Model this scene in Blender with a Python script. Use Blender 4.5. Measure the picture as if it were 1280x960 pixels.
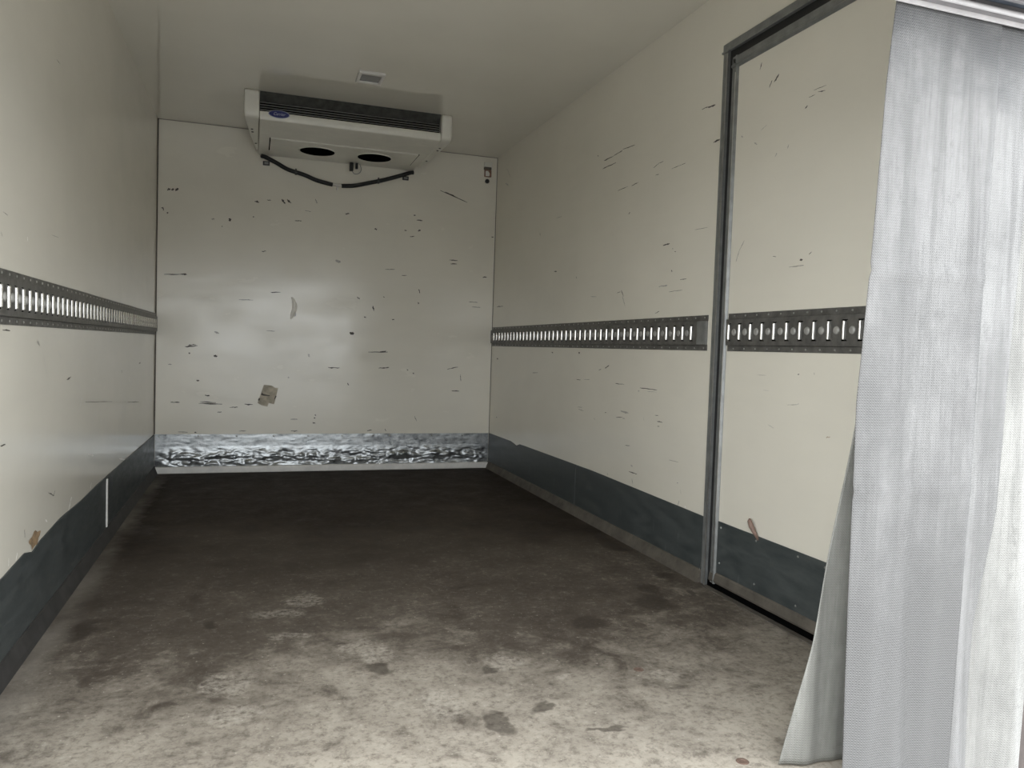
import bpy, bmesh, math, random
from mathutils import Vector, Matrix, noise
random.seed(7)
for o in list(bpy.data.objects): bpy.data.objects.remove(o, do_unlink=True)
C = bpy.context.scene.collection
scn = bpy.context.scene
PI = math.pi

# ------------------------------------------------------------------ camera
W, H, D = 2.2, 2.2065, 5.2741          # inside of the box body: width, height, y of the front bulkhead
yaw, pit, rol = 0.3268, -0.0445, 0.0330
fw = Vector((math.sin(yaw)*math.cos(pit), math.cos(yaw)*math.cos(pit), math.sin(pit)))
r0 = Vector((math.cos(yaw), -math.sin(yaw), 0)); u0 = r0.cross(fw)
rr = r0*math.cos(rol) + u0*math.sin(rol); uu = -r0*math.sin(rol) + u0*math.cos(rol)
cam = bpy.data.cameras.new('camera'); cam.sensor_width = 36; cam.lens = 961.73/1280*36; cam.clip_start = .02
co = bpy.data.objects.new('camera', cam); C.objects.link(co)
M4 = Matrix((rr, uu, -fw)).transposed().to_4x4(); M4.translation = Vector((0.5745, 0, 0.8532)); co.matrix_world = M4
scn.camera = co

# ------------------------------------------------------------------ overcast daylight through the open rear end
world = bpy.data.worlds.new('overcast_sky'); scn.world = world; world.use_nodes = True
bg = world.node_tree.nodes['Background']; bg.inputs['Color'].default_value = (0.93, 0.97, 1.0, 1); bg.inputs['Strength'].default_value = 1.0
pl = bpy.data.lights.new('rear_opening_portal', 'AREA'); pl.shape = 'RECTANGLE'; pl.size = 2.3; pl.size_y = 3.4; pl.cycles.is_portal = True
po = bpy.data.objects.new('rear_opening_portal', pl); C.objects.link(po)
po.location = (1.1, 0.98, 0.6); po.rotation_euler = (PI/2, 0, 0)
scn.view_settings.view_transform = 'Standard'; scn.view_settings.look = 'None'
scn.view_settings.gamma = 1; scn.view_settings.use_curve_mapping = False
scn.view_settings.exposure = 2.35
MARKS = {
  'back': '''0.057,1.775,0.076,1.784,0.0097,d 0.083,1.774,0.096,1.786,0.0097,d 0.103,1.776,0.123,1.789,0.0096,d 0.035,1.667,0.039,1.646,0.0064,d 0.059,1.637,0.065,1.631,0.0096,d 0.574,1.752,0.601,1.747,0.0096,d 0.65,1.766,0.675,1.769,0.0048,d 0.742,1.782,0.764,1.755,0.0112,d 0.773,1.782,0.8,1.76,0.0096,d 0.953,1.802,0.964,1.775,0.008,l 0.318,1.616,0.335,1.618,0.008,l 0.42,1.629,0.432,1.615,0.0128,d 0.378,1.578,0.383,1.575,0.0048,d 0.564,1.652,0.573,1.653,0.0048,d 0.826,1.649,0.868,1.652,0.0048,d 1.148,1.721,1.175,1.727,0.0064,d 1.345,1.638,1.361,1.636,0.0113,d 1.61,1.754,1.622,1.751,0.0082,d 1.631,1.72,1.671,1.722,0.0065,d 1.547,1.647,1.565,1.644,0.0049,d 1.641,1.647,1.66,1.656,0.0081,d 1.588,1.603,1.618,1.609,0.0049,d 1.79,1.939,1.988,1.875,0.005,d 1.821,1.932,1.893,1.91,0.005,d 2.171,1.646,2.188,1.648,0.0067,d 0.624,1.436,0.649,1.438,0.0064,d 1.091,1.405,1.125,1.403,0.0143,l 0.047,1.252,0.179,1.258,0.0048,d 0.143,1.258,0.176,1.258,0.0079,d 1.87,1.465,1.928,1.465,0.0049,d 1.879,1.438,1.924,1.441,0.0049,d 1.422,1.371,1.489,1.375,0.0032,d 1.537,1.337,1.573,1.339,0.0032,d 2.116,1.36,2.146,1.362,0.0066,d 0.682,1.174,0.746,1.179,0.0047,d 1.237,1.172,1.257,1.161,0.008,d 1.66,1.249,1.665,1.222,0.0065,d 1.654,1.158,1.663,1.15,0.0097,d 1.345,1.119,1.355,1.084,0.0064,d 1.415,1.185,1.425,1.181,0.0048,d 2.02,1.181,2.084,1.18,0.0033,d 2.043,1.147,2.106,1.146,0.0033,d 1.288,1.042,1.302,1.039,0.0064,d 1.478,1.035,1.494,1.032,0.0064,d 1.195,0.932,1.224,0.927,0.0143,d 0.172,0.804,0.246,0.813,0.0063,d 0.193,0.815,0.236,0.82,0.0047,d 0.342,0.75,0.366,0.751,0.0095,d 0.194,0.764,0.204,0.765,0.0079,d 0.66,0.924,0.713,0.923,0.0032,d 1.323,0.806,1.456,0.808,0.0048,d 1.401,0.81,1.444,0.815,0.0064,d 1.058,0.694,1.134,0.692,0.0063,d 1.396,0.698,1.467,0.704,0.0064,d 1.878,0.701,1.955,0.719,0.0049,d 1.593,0.695,1.597,0.685,0.0064,d 1.632,0.668,1.642,0.664,0.0064,d 0.242,0.592,0.259,0.589,0.0095,d 1.189,0.592,1.196,0.577,0.0064,d 1.914,0.548,1.969,0.549,0.0049,d 1.973,0.667,1.979,0.618,0.0033,d 0.258,0.447,0.398,0.443,0.0063,d 0.266,0.457,0.36,0.452,0.0048,d 0.294,0.499,0.322,0.494,0.0063,d 0.093,0.451,0.146,0.452,0.0048,d 0.444,0.421,0.493,0.423,0.0048,d 0.37,0.389,0.396,0.393,0.0048,d 0.535,0.442,0.584,0.441,0.0063,d 0.979,0.377,0.986,0.369,0.0064,d 0.972,0.354,0.983,0.354,0.0064,d 0.965,0.323,0.984,0.319,0.0064,d 0.138,0.264,0.196,0.262,0.0032,d 0.235,0.261,0.247,0.26,0.0064,d 0.502,0.268,0.548,0.268,0.0032,d 0.826,0.267,0.87,0.267,0.0048,d 1.328,0.268,1.36,0.272,0.0048,d 1.45,0.28,1.458,0.264,0.0048,d 1.652,0.37,1.669,0.335,0.0032,d 0.824,0.346,0.868,0.344,0.0079,l 0.025,1.662,0.035,1.66,0.0048,d 0.8,0.623,0.81,0.62,0.0063,l 0.345,0.908,0.374,0.895,0.0095,l 0.489,1.117,0.576,1.118,0.0063,l 0.926,0.779,0.937,0.76,0.0111,l 0.096,0.691,0.076,0.69,0.0048,l 0.888,1.721,0.925,1.717,0.0048,l''',
  'right': '''3.396,0.779,3.35,0.793,0.0043,d 3.468,0.766,3.437,0.772,0.0022,d 3.735,0.708,3.682,0.708,0.0031,d 3.641,0.712,3.568,0.715,0.0015,d 3.276,0.71,3.185,0.711,0.0028,d 3.034,0.704,2.88,0.704,0.0032,d 3.05,0.689,3.037,0.689,0.0053,l 2.967,0.692,2.879,0.695,0.0019,l 4.409,0.717,4.32,0.721,0.0027,d 3.71,0.564,3.651,0.567,0.0015,d 3.697,0.554,3.626,0.55,0.0015,d 3.377,0.564,3.363,0.566,0.0036,d 3.212,0.587,3.131,0.584,0.0068,l 3.256,0.552,3.191,0.559,0.0021,d 3.191,0.555,3.163,0.553,0.0041,l 3.5,0.526,3.488,0.518,0.0022,d 2.89,0.595,2.862,0.597,0.0019,d 2.869,0.572,2.826,0.571,0.0031,d 2.867,0.551,2.849,0.552,0.0019,d 2.989,0.578,2.984,0.563,0.002,l 3.152,0.433,3.107,0.437,0.002,d 3.106,0.32,3.028,0.321,0.004,d 3.091,0.353,3.073,0.348,0.0054,l 3.074,0.294,3.065,0.27,0.002,d 3.325,0.278,3.32,0.268,0.0021,d 2.759,0.424,2.687,0.425,0.0012,d 2.668,0.274,2.677,0.252,0.0018,d 2.69,0.341,2.683,0.342,0.0024,d 2.665,0.319,2.656,0.302,0.0018,l 3.724,0.849,3.705,0.847,0.0077,d 4.106,0.846,4.083,0.844,0.005,d 5.146,0.785,5.113,0.786,0.0082,d 5.112,0.379,5.094,0.377,0.0062,d 3.581,0.264,3.57,0.242,0.0061,w 3.479,0.264,3.468,0.243,0.0067,w 2.626,0.262,2.611,0.248,0.0048,w 3.496,1.796,3.394,1.795,0.0045,d 3.394,1.797,3.298,1.8,0.0044,d 3.299,1.806,3.17,1.796,0.0029,d 3.509,1.76,3.361,1.757,0.0045,d 3.574,1.839,3.563,1.835,0.0039,d 2.991,1.656,2.944,1.665,0.0027,d 2.952,1.665,2.906,1.665,0.002,d 3.33,1.62,3.227,1.621,0.0021,d 3.191,1.617,3.121,1.62,0.0028,d 2.972,1.621,2.94,1.618,0.002,d 2.835,1.619,2.728,1.619,0.0019,d 4.105,1.609,4.023,1.604,0.0042,l 4.365,1.56,4.357,1.542,0.0036,d 3.209,1.491,3.195,1.498,0.0035,d 2.881,1.312,2.827,1.311,0.0044,d 2.805,1.289,2.797,1.287,0.0019,d 2.785,1.275,2.775,1.273,0.0031,d 2.805,1.201,2.797,1.193,0.0043,d 2.733,1.157,2.684,1.157,0.0024,d 2.901,1.139,2.832,1.142,0.0063,l 2.815,1.113,2.711,1.114,0.0018,d 2.926,1.027,2.889,1.036,0.0025,d 2.639,1.343,2.55,1.34,0.0012,d 4.11,1.306,4.071,1.305,0.0068,d 4.115,1.297,4.087,1.035,0.001,l 3.793,1.254,3.784,1.242,0.0032,d 3.599,1.137,3.522,1.132,0.003,l 3.253,1.145,3.228,1.118,0.0049,d 3.239,1.119,3.209,1.071,0.0021,d 3.298,1.137,3.26,1.14,0.0021,d 5.181,1.151,5.043,1.15,0.0051,d 5.083,1.991,5,1.963,0.0103,l 5.052,2.084,4.966,2.011,0.0052,l 2.626,1.801,2.584,1.799,0.0033,d 2.584,1.797,2.533,1.791,0.0053,d 2.535,1.653,2.494,1.655,0.0052,d''',
  'door': '''2.264,1.832,2.255,1.854,0.0035,d 2.209,1.756,2.195,1.775,0.0034,d 2.183,1.765,2.161,1.785,0.0051,d 2.023,1.634,2.013,1.64,0.0048,d 2.009,1.664,1.981,1.664,0.0016,d 1.969,1.669,1.937,1.664,0.0024,d 1.988,1.68,1.933,1.678,0.0016,d 2.244,1.623,2.211,1.633,0.0017,l 2.099,1.529,2.094,1.541,0.0016,d 2.161,1.516,2.152,1.526,0.0041,l 2.352,1.191,2.335,1.229,0.0017,d 2.335,1.229,2.308,1.26,0.0013,d 2.063,1.146,1.994,1.145,0.0015,d 2.014,1.164,2,1.163,0.0046,d 1.973,1.177,1.961,1.183,0.0023,d 2.148,1.189,2.131,1.186,0.0016,d 2.353,1.633,2.346,1.625,0.0044,l 2.277,1.59,2.261,1.581,0.0043,l 1.997,0.806,1.99,0.806,0.0032,d 2.204,0.795,2.152,0.796,0.0006,d 2.041,0.706,1.99,0.711,0.0008,d 1.99,0.712,1.986,0.715,0.0012,d 1.923,0.814,1.921,0.807,0.0012,d 2.164,0.746,2.136,0.746,0.0008,l 2.132,0.634,2.1,0.625,0.0017,l 1.857,0.622,1.842,0.628,0.0046,y''',
  'left': '''2.166,1.145,2.206,1.142,0.0012,d 3.36,1.311,3.377,1.304,0.0036,l 2.153,1.095,2.163,1.084,0.0012,d 2.645,1.151,2.729,1.154,0.001,d 2.381,1.112,2.383,1.1,0.0026,w 2.672,1.304,2.683,1.302,0.0029,l 2.69,1.683,2.736,1.685,0.0018,d 2.988,1.846,3.014,1.835,0.002,l 2.855,0.706,2.917,0.714,0.0043,d 3.047,0.584,3.102,0.635,0.0055,l 3.152,0.611,3.724,0.57,0.0021,d 4.168,0.534,4.569,0.506,0.0026,d 2.622,0.377,2.693,0.355,0.0033,d 2.686,0.356,2.707,0.37,0.0025,d 2.365,0.325,2.371,0.302,0.0029,d 2.153,0.579,2.193,0.578,0.0033,d 4.552,0.711,4.618,0.717,0.0082,d 2.547,0.804,2.597,0.728,0.0023,l 3.968,0.697,3.985,0.686,0.0059,d 3.307,0.697,3.336,0.676,0.004,l 3.46,0.553,3.469,0.495,0.0031,l 4.205,0.658,4.235,0.628,0.0038,l 2.167,0.86,2.229,0.86,0.0027,d 2.89,0.262,2.94,0.303,0.0062,w 3.26,0.268,3.281,0.291,0.005,w 2.221,0.265,2.225,0.285,0.0042,w 2.287,0.261,2.299,0.28,0.0043,w 2.591,0.302,2.611,0.289,0.0048,w 3.212,0.41,3.321,0.389,0.0059,w 3.929,0.29,4.098,0.262,0.0072,w 2.484,0.833,2.515,0.821,0.006,l 2.735,0.802,2.774,0.779,0.0025,l''',
}

# ------------------------------------------------------------------ helpers
def tag(o, label=None, cat=None, group=None, kind=None):
    if label: o['label'] = label
    if cat: o['category'] = cat
    if group: o['group'] = group
    if kind: o['kind'] = kind
    return o
def obj(name, verts, faces, mat, parent=None, smooth=False):
    me = bpy.data.meshes.new(name); me.from_pydata([tuple(v) for v in verts], [], faces); me.update()
    if mat: me.materials.append(mat)
    if smooth:
        for p in me.polygons: p.use_smooth = True
    o = bpy.data.objects.new(name, me); C.objects.link(o)
    if parent:
        o.parent = parent
        if parent.type == 'EMPTY': o.matrix_parent_inverse = parent.matrix_world.inverted()
    return o
def empty(name, loc=(0, 0, 0)):
    o = bpy.data.objects.new(name, None); o.location = loc; C.objects.link(o); bpy.context.view_layer.update(); return o
class MB:
    def __init__(s): s.v = []; s.f = []
    def add(s, v, f):
        n = len(s.v); s.v += [tuple(a) for a in v]; s.f += [tuple(i+n for i in q) for q in f]; return s
    def box(s, x0, x1, y0, y1, z0, z1):
        v = [(x, y, z) for z in (z0, z1) for y in (y0, y1) for x in (x0, x1)]
        return s.add(v, [(0,2,3,1), (4,5,7,6), (0,1,5,4), (2,6,7,3), (0,4,6,2), (1,3,7,5)])
    def tube(s, pts, r, n=8, cap=True):
        pts = [Vector(p) for p in pts]; base = len(s.v); k = len(pts)
        for i, p in enumerate(pts):
            t = (pts[min(i+1, k-1)] - pts[max(i-1, 0)]).normalized()
            a = t.cross(Vector((0, 1, 0.01))).normalized() if abs(t.y) < .95 else t.cross(Vector((1, 0, 0))).normalized()
            b = t.cross(a); rad = r(i/(k-1)) if callable(r) else r
            for j in range(n):
                w = 2*PI*j/n; s.v.append(tuple(p + (a*math.cos(w) + b*math.sin(w))*rad))
        for i in range(k-1):
            for j in range(n):
                q = (j+1) % n; s.f.append((base+i*n+j, base+i*n+q, base+(i+1)*n+q, base+(i+1)*n+j))
        if cap:
            s.f.append(tuple(base+j for j in reversed(range(n)))); s.f.append(tuple(base+(k-1)*n+j for j in range(n)))
        return s
    def lathe(s, prof, n=20, c=(0, 0, 0), ax=2):
        base = len(s.v)
        for (r, h) in prof:
            for j in range(n):
                w = 2*PI*j/n; a, b = r*math.cos(w), r*math.sin(w)
                p = [(h, a, b), (a, h, b), (a, b, h)][ax]; s.v.append((p[0]+c[0], p[1]+c[1], p[2]+c[2]))
        for i in range(len(prof)-1):
            for j in range(n):
                q = (j+1) % n; s.f.append((base+i*n+j, base+i*n+q, base+(i+1)*n+q, base+(i+1)*n+j))
        s.f.append(tuple(base+j for j in reversed(range(n)))); s.f.append(tuple(base+(len(prof)-1)*n+j for j in range(n)))
        return s
    def prism(s, prof, a0, a1, ax):
        """extrude a closed 2-D profile along axis ax; prof holds the two other axes in order"""
        n = len(prof); base = len(s.v)
        for a in (a0, a1):
            for (p, q) in prof:
                s.v.append([(a, p, q), (p, a, q), (p, q, a)][ax])
        s.f.append(tuple(base+i for i in range(n))); s.f.append(tuple(base+n+i for i in reversed(range(n))))
        for i in range(n):
            j = (i+1) % n; s.f.append((base+i, base+n+i, base+n+j, base+j))
        return s
    def build(s, name, mat, parent=None, smooth=False, bevel=0, seg=2, auto=None):
        o = obj(name, s.v, s.f, mat, parent, smooth)
        bm = bmesh.new(); bm.from_mesh(o.data); bmesh.ops.recalc_face_normals(bm, faces=bm.faces); bm.to_mesh(o.data); bm.free()
        if parent and parent.type == 'EMPTY': o.matrix_parent_inverse = parent.matrix_world.inverted()
        if bevel:
            b = o.modifiers.new('bevel', 'BEVEL'); b.width = bevel; b.segments = seg; b.limit_method = 'ANGLE'; b.angle_limit = .6
            for p in o.data.polygons: p.use_smooth = True
            o.modifiers.new('wn', 'WEIGHTED_NORMAL').keep_sharp = True
        return o

# ------------------------------------------------------------------ materials
class NT:
    def __init__(s, name):
        s.m = bpy.data.materials.new(name); s.m.use_nodes = True; s.t = s.m.node_tree; s.b = s.t.nodes['Principled BSDF']
    def n(s, typ, **kw):
        nd = s.t.nodes.new(typ)
        for k, v in kw.items():
            if k.startswith('i_'):
                key = k[2:]; nd.inputs[int(key) if key.isdigit() else key.replace('_', ' ')].default_value = v
            else: setattr(nd, k, v)
        return nd
    def l(s, a, b): s.t.links.new(a, b)
    def coord(s, scale=(1, 1, 1), kind='Object', off=(0, 0, 0)):
        tc = s.n('ShaderNodeTexCoord'); mp = s.n('ShaderNodeMapping'); mp.inputs['Scale'].default_value = scale; mp.inputs['Location'].default_value = off
        s.l(tc.outputs[kind], mp.inputs['Vector']); return mp.outputs['Vector']
    def noise(s, vec, scale, detail=4, rough=.6, dist=0):
        nd = s.n('ShaderNodeTexNoise'); nd.inputs['Scale'].default_value = scale; nd.inputs['Detail'].default_value = detail
        nd.inputs['Roughness'].default_value = rough; nd.inputs['Distortion'].default_value = dist
        s.l(vec, nd.inputs['Vector']); return nd.outputs['Fac']
    def ramp(s, fac, stops):
        nd = s.n('ShaderNodeValToRGB'); e = nd.color_ramp.elements
        while len(e) < len(stops): e.new(.5)
        for i, (p, c) in enumerate(stops):
            e[i].position = p; e[i].color = (c, c, c, 1) if not isinstance(c, tuple) else (*c, 1)
        s.l(fac, nd.inputs['Fac']); return nd.outputs['Color']
    def mix(s, fac, a, b, mode='MIX'):
        nd = s.n('ShaderNodeMix', data_type='RGBA', blend_type=mode)
        for i, v in ((0, fac), (6, a), (7, b)):
            if isinstance(v, (int, float)): nd.inputs[i].default_value = v
            elif isinstance(v, tuple): nd.inputs[i].default_value = (*v, 1)
            else: s.l(v, nd.inputs[i])
        return nd.outputs[2]
    def math(s, op, a, b=0, c=0):
        nd = s.n('ShaderNodeMath', operation=op)
        for i, v in ((0, a), (1, b), (2, c)):
            if isinstance(v, (int, float)): nd.inputs[i].default_value = v
            else: s.l(v, nd.inputs[i])
        return nd.outputs[0]
    def bump(s, h, strength, dist=.01):
        nd = s.n('ShaderNodeBump'); nd.inputs['Strength'].default_value = strength; nd.inputs['Distance'].default_value = dist
        s.l(h, nd.inputs['Height']); s.l(nd.outputs['Normal'], s.b.inputs['Normal'])
    def set(s, **kw):
        for k, v in kw.items():
            i = s.b.inputs[k.replace('_', ' ')]
            if isinstance(v, tuple): i.default_value = (*v, 1) if len(v) == 3 else v
            elif isinstance(v, (int, float)): i.default_value = v
            else: s.l(v, i)
        return s.m
def plain(name, col, rough=.5, metal=0, var=.12, scale=8, bump=0, spec=.5):
    t = NT(name); v = t.coord(); f = t.noise(v, scale, 5)
    d = tuple(c*(1-var) for c in col); l = tuple(min(1, c*(1+var)) for c in col)
    t.set(Base_Color=t.mix(t.ramp(f, [(.3, 0.), (.7, 1.)]), d, l), Roughness=rough, Metallic=metal, Specular_IOR_Level=spec)
    if bump: t.bump(t.noise(v, scale*6, 3), bump, .002)
    return t.m

def gelcoat(name, col, rough, wave=.02, vary=(.7, 1.4), spec=.5):
    t = NT(name); v = t.coord()
    big = t.noise(v, 1.3, 3); smear = t.noise(t.coord((2, 2, 7)), 1.6, 5, .65)
    d = tuple(c*.93 for c in col); c1 = t.mix(t.ramp(big, [(.3, 0.), (.7, 1.)]), d, col)
    c2 = t.mix(t.ramp(smear, [(.40, 0.), (.95, .16)]), c1, tuple(c*.74 for c in col))
    r = t.ramp(t.noise(t.coord((1.2, 1.2, 3), off=(2, 5, 1)), 2.2, 4, .6), [(.32, rough*vary[0]), (.72, rough*vary[1])])
    t.set(Base_Color=c2, Roughness=r, Specular_IOR_Level=spec)
    t.bump(t.noise(t.coord((1, 1, .8)), 3.5, 2), wave, .02)
    return t.m
WALLC = (.83, .79, .69)
m_wall = gelcoat('off_white_gelcoat', WALLC, .165, .02, (.92, 1.1))
m_back = gelcoat('off_white_bulkhead', WALLC, .18, .07, (.55, 1.7))
m_ceil = gelcoat('ceiling_gelcoat', (.80, .765, .675), .06, .005, (.9, 1.2), .85)
m_door = gelcoat('door_gelcoat', (.83, .79, .69), .26, .01, (.97, 1.04))
m_shell = plain('painted_outer_shell', (.5, .5, .5), .5)

def kick_mat():
    t = NT('dark_kick_plate'); v = t.coord()
    a = t.noise(t.coord((1, 1.2, 5)), 6, 6, .7); b = t.noise(t.coord((1, 6, 1)), 5, 4, .7)
    c = t.mix(t.ramp(a, [(.35, 0.), (.75, 1.)]), (.042, .050, .051), (.085, .094, .093))
    c = t.mix(t.ramp(b, [(.62, 0.), (.78, .45)]), c, (.17, .18, .175))
    t.set(Base_Color=c, Roughness=t.ramp(a, [(.3, .32), (.7, .55)]), Specular_IOR_Level=.5)
    t.bump(t.noise(v, 5, 3), .15, .01); return t.m
m_kick = kick_mat()
m_cove = plain('dirty_sealant', (.10, .088, .072), .7, 0, .35, 14)
m_cove2 = plain('black_sealant', (.035, .033, .031), .7, 0, .35, 14)
m_joint = plain('grey_joint', (.30, .28, .24), .7, 0, .2, 14)
m_black = plain('black_rubber', (.012, .012, .013), .6, 0, .1)
m_void = plain('dark_recess', (.003, .003, .003), .95, 0, .1, spec=0.)
m_rail = plain('galvanised_rail', (.17, .165, .155), .48, .55, .3, 30)
m_railbar = plain('bright_steel', (.95, .94, .91), .22, .85, .04, 40)
m_frame = plain('grey_aluminium_frame', (.25, .255, .25), .42, .45, .2, 22)
m_frame2 = plain('bare_aluminium', (.55, .55, .54), .32, .85, .15, 22)
m_alu = plain('pale_aluminium', (.17, .16, .163), .5, .2, .18, 22)
m_white = plain('white_enamel', (.74, .72, .65), .35, 0, .06, 9)
m_strip = plain('white_sealing_strip', (.74, .72, .68), .5, 0, .12, 12)
m_blue = plain('badge_blue', (.008, .014, .13), .3, 0, .05)
m_badgew = plain('badge_silver', (.42, .44, .50), .3, .2, .05)
m_mark = {'d': plain('dark_scuff', (.075, .066, .055), .6, 0, .5, 60), 'l': plain('grey_smudge', (.40, .38, .335), .4, 0, .3, 60),
          'w': plain('white_chip', (.86, .84, .79), .5, 0, .08, 60), 'y': plain('tan_smudge', (.44, .36, .26), .5, 0, .3, 60)}
m_wood = plain('raw_plywood', (.30, .205, .115), .8, 0, .4, 40)
m_peg = plain('red_brown_wood', (.25, .165, .13), .6, 0, .3, 40)
m_pale_yard = plain('pale_concrete', (.45, .44, .42), .7, 0, .3, 3)

def galv_mat():
    t = NT('crumpled_galvanised_sheet'); v = t.coord()
    n = t.noise(v, 22, 5, .7); b = t.noise(t.coord((1, 1, 4)), 14, 5, .7)
    c = t.mix(t.ramp(n, [(.35, 0.), (.65, 1.)]), (.26, .275, .28), (.52, .535, .54))
    c = t.mix(t.ramp(b, [(.60, 0.), (.74, .6)]), c, (.12, .12, .12))
    t.set(Base_Color=c, Metallic=.9, Roughness=t.ramp(n, [(.3, .26), (.7, .5)]))
    t.bump(t.noise(v, 45, 3), .15, .004); return t.m
m_galv = galv_mat()

def floor_mat():
    t = NT('worn_brown_plywood'); v = t.coord()
    big = t.noise(v, 1.6, 5, .65); med = t.noise(v, 7, 8, .72, .4); fine = t.noise(v, 55, 6, .75)
    streak = t.noise(t.coord((1.2, 5, 1)), 4, 6, .7)
    sep = t.n('ShaderNodeSeparateXYZ'); t.l(v, sep.inputs[0])
    # film colour: dark at the far end, paler towards the loading door, broken by noise
    film_tone = t.math('MULTIPLY_ADD', sep.outputs[1], -.36, 1.42)
    film_tone = t.math('ADD', film_tone, t.math('MULTIPLY', t.math('SUBTRACT', big, .5), 1.1))
    film_tone = t.math('ADD', film_tone, t.math('MULTIPLY', t.math('SUBTRACT', med, .5), .9))
    c = t.mix(t.ramp(film_tone, [(.0, 0.), (.55, .45), (1.0, 1.)]), (.030, .0215, .016), (.20, .172, .140))
    near_pale = t.math('MULTIPLY_ADD', sep.outputs[1], -1.0, 2.25)
    near_pale = t.math('ADD', near_pale, t.math('MULTIPLY', t.math('SUBTRACT', med, .5), 1.6))
    near_pale = t.math('ADD', near_pale, t.math('MULTIPLY', t.math('SUBTRACT', big, .5), 1.6))
    c = t.mix(t.ramp(near_pale, [(.0, 0.), (.9, .85)]), c, (.40, .36, .30))
    c = t.mix(t.ramp(med, [(.30, .65), (.44, 0.)]), c, (.045, .034, .027))
    c = t.mix(t.ramp(streak, [(.60, 0.), (.78, .45)]), c, (.05, .04, .033))
    grit = t.noise(v, 24, 8, .78)
    c = t.mix(t.ramp(grit, [(.34, .6), (.48, 0.)]), c, (.07, .056, .045))
    c = t.mix(t.math('MULTIPLY', t.ramp(grit, [(.54, 0.), (.70, .55)]), t.ramp(film_tone, [(.1, 0.), (.9, 1.)])), c, (.44, .40, .34))
    c = t.mix(t.ramp(fine, [(.35, .5), (.5, 0.)]), c, (.06, .048, .038))
    c = t.mix(t.math('MULTIPLY', t.ramp(fine, [(.58, 0.), (.76, .6)]), t.ramp(film_tone, [(.1, 0.), (.9, 1.)])), c, (.46, .42, .36))
    spk = t.noise(v, 110, 2, .5)
    c = t.mix(t.math('MULTIPLY', t.ramp(spk, [(.70, 0.), (.75, .8)]), t.ramp(film_tone, [(.0, .1), (.9, 1.)])), c, (.5, .46, .40))
    wob = t.noise(v, 12, 3, .55); wob2 = t.noise(t.coord((1, 1, 1), off=(4, 9, 2)), 12, 3, .55)
    X = t.math('ADD', sep.outputs[0], t.math('MULTIPLY', t.math('SUBTRACT', wob, .5), .11))
    Y = t.math('ADD', sep.outputs[1], t.math('MULTIPLY', t.math('SUBTRACT', wob2, .5), .13))
    def blob(x, y, rx, ry, hard=.5):
        dx = t.math('DIVIDE', t.math('SUBTRACT', X, x), rx); dy = t.math('DIVIDE', t.math('SUBTRACT', Y, y), ry)
        d = t.math('ADD', t.math('MULTIPLY', dx, dx), t.math('MULTIPLY', dy, dy))
        return t.math('MULTIPLY', t.math('SUBTRACT', 1+hard, d), 1/(2*hard))
    def union(bl):
        a = None
        for q in bl:
            m = blob(*q); m = t.math('MAXIMUM', t.math('MINIMUM', m, 1.0), 0.0)
            a = m if a is None else t.math('MAXIMUM', a, m)
        return a
    pale = [(.500, 2.0, .036, .062), (.556, 1.985, .038, .062), (.557, 1.83, .065, .055), (.747, 2.60, .058, .06), (.66, 2.48, .08, .04),
            (.70, 2.285, .055, .022), (1.241, 1.955, .06, .05), (1.365, 1.817, .035, .022), (1.02, 1.765, .05, .08), (.86, 2.16, .05, .05), (.92, 2.10, .04, .06), (1.63, 1.766, .04, .03)]
    dark = [(1.595, 2.186, .055, .055), (1.898, 2.315, .06, .085), (1.96, 2.45, .03, .06), (2.10, 2.60, .04, .04), (2.10, 3.03, .035, .08), (2.13, 3.21, .03, .06),
            (1.119, 1.63, .022, .06), (1.192, 1.929, .025, .03), (1.25, 1.676, .03, .022), (.475, 2.425, .018, .03), (.12, 2.47, .035, .07), (.13, 3.7, .05, .12), (.91, 2.0, .035, .03), (1.352, 1.537, .045, .012), (2.09, 2.37, .02, .03)]
    pf = t.math('MULTIPLY', union(pale), t.ramp(fine, [(.40, .0), (.66, .62)]))
    c = t.mix(pf, c, (.46, .42, .36))
    df = t.math('MULTIPLY', union(dark), .62)
    c = t.mix(df, c, (.035, .027, .021))
    # pale scraped strip beside the left-hand wall
    e = t.math('MULTIPLY', t.math('SUBTRACT', .105, X), 18)
    e = t.math('MAXIMUM', t.math('MINIMUM', e, 1.), 0.)
    c = t.mix(t.math('MULTIPLY', e, t.ramp(big, [(.35, .1), (.6, .7)])), c, (.26, .235, .20))
    ro = t.math('SUBTRACT', t.ramp(med, [(.3, .6), (.7, .8)]), t.math('MULTIPLY', df, .2))
    t.set(Base_Color=c, Roughness=ro, Specular_IOR_Level=.16)
    t.bump(t.math('ADD', med, t.math('MULTIPLY', fine, .3)), .25, .004)
    return t.m
m_floor = floor_mat()

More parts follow.
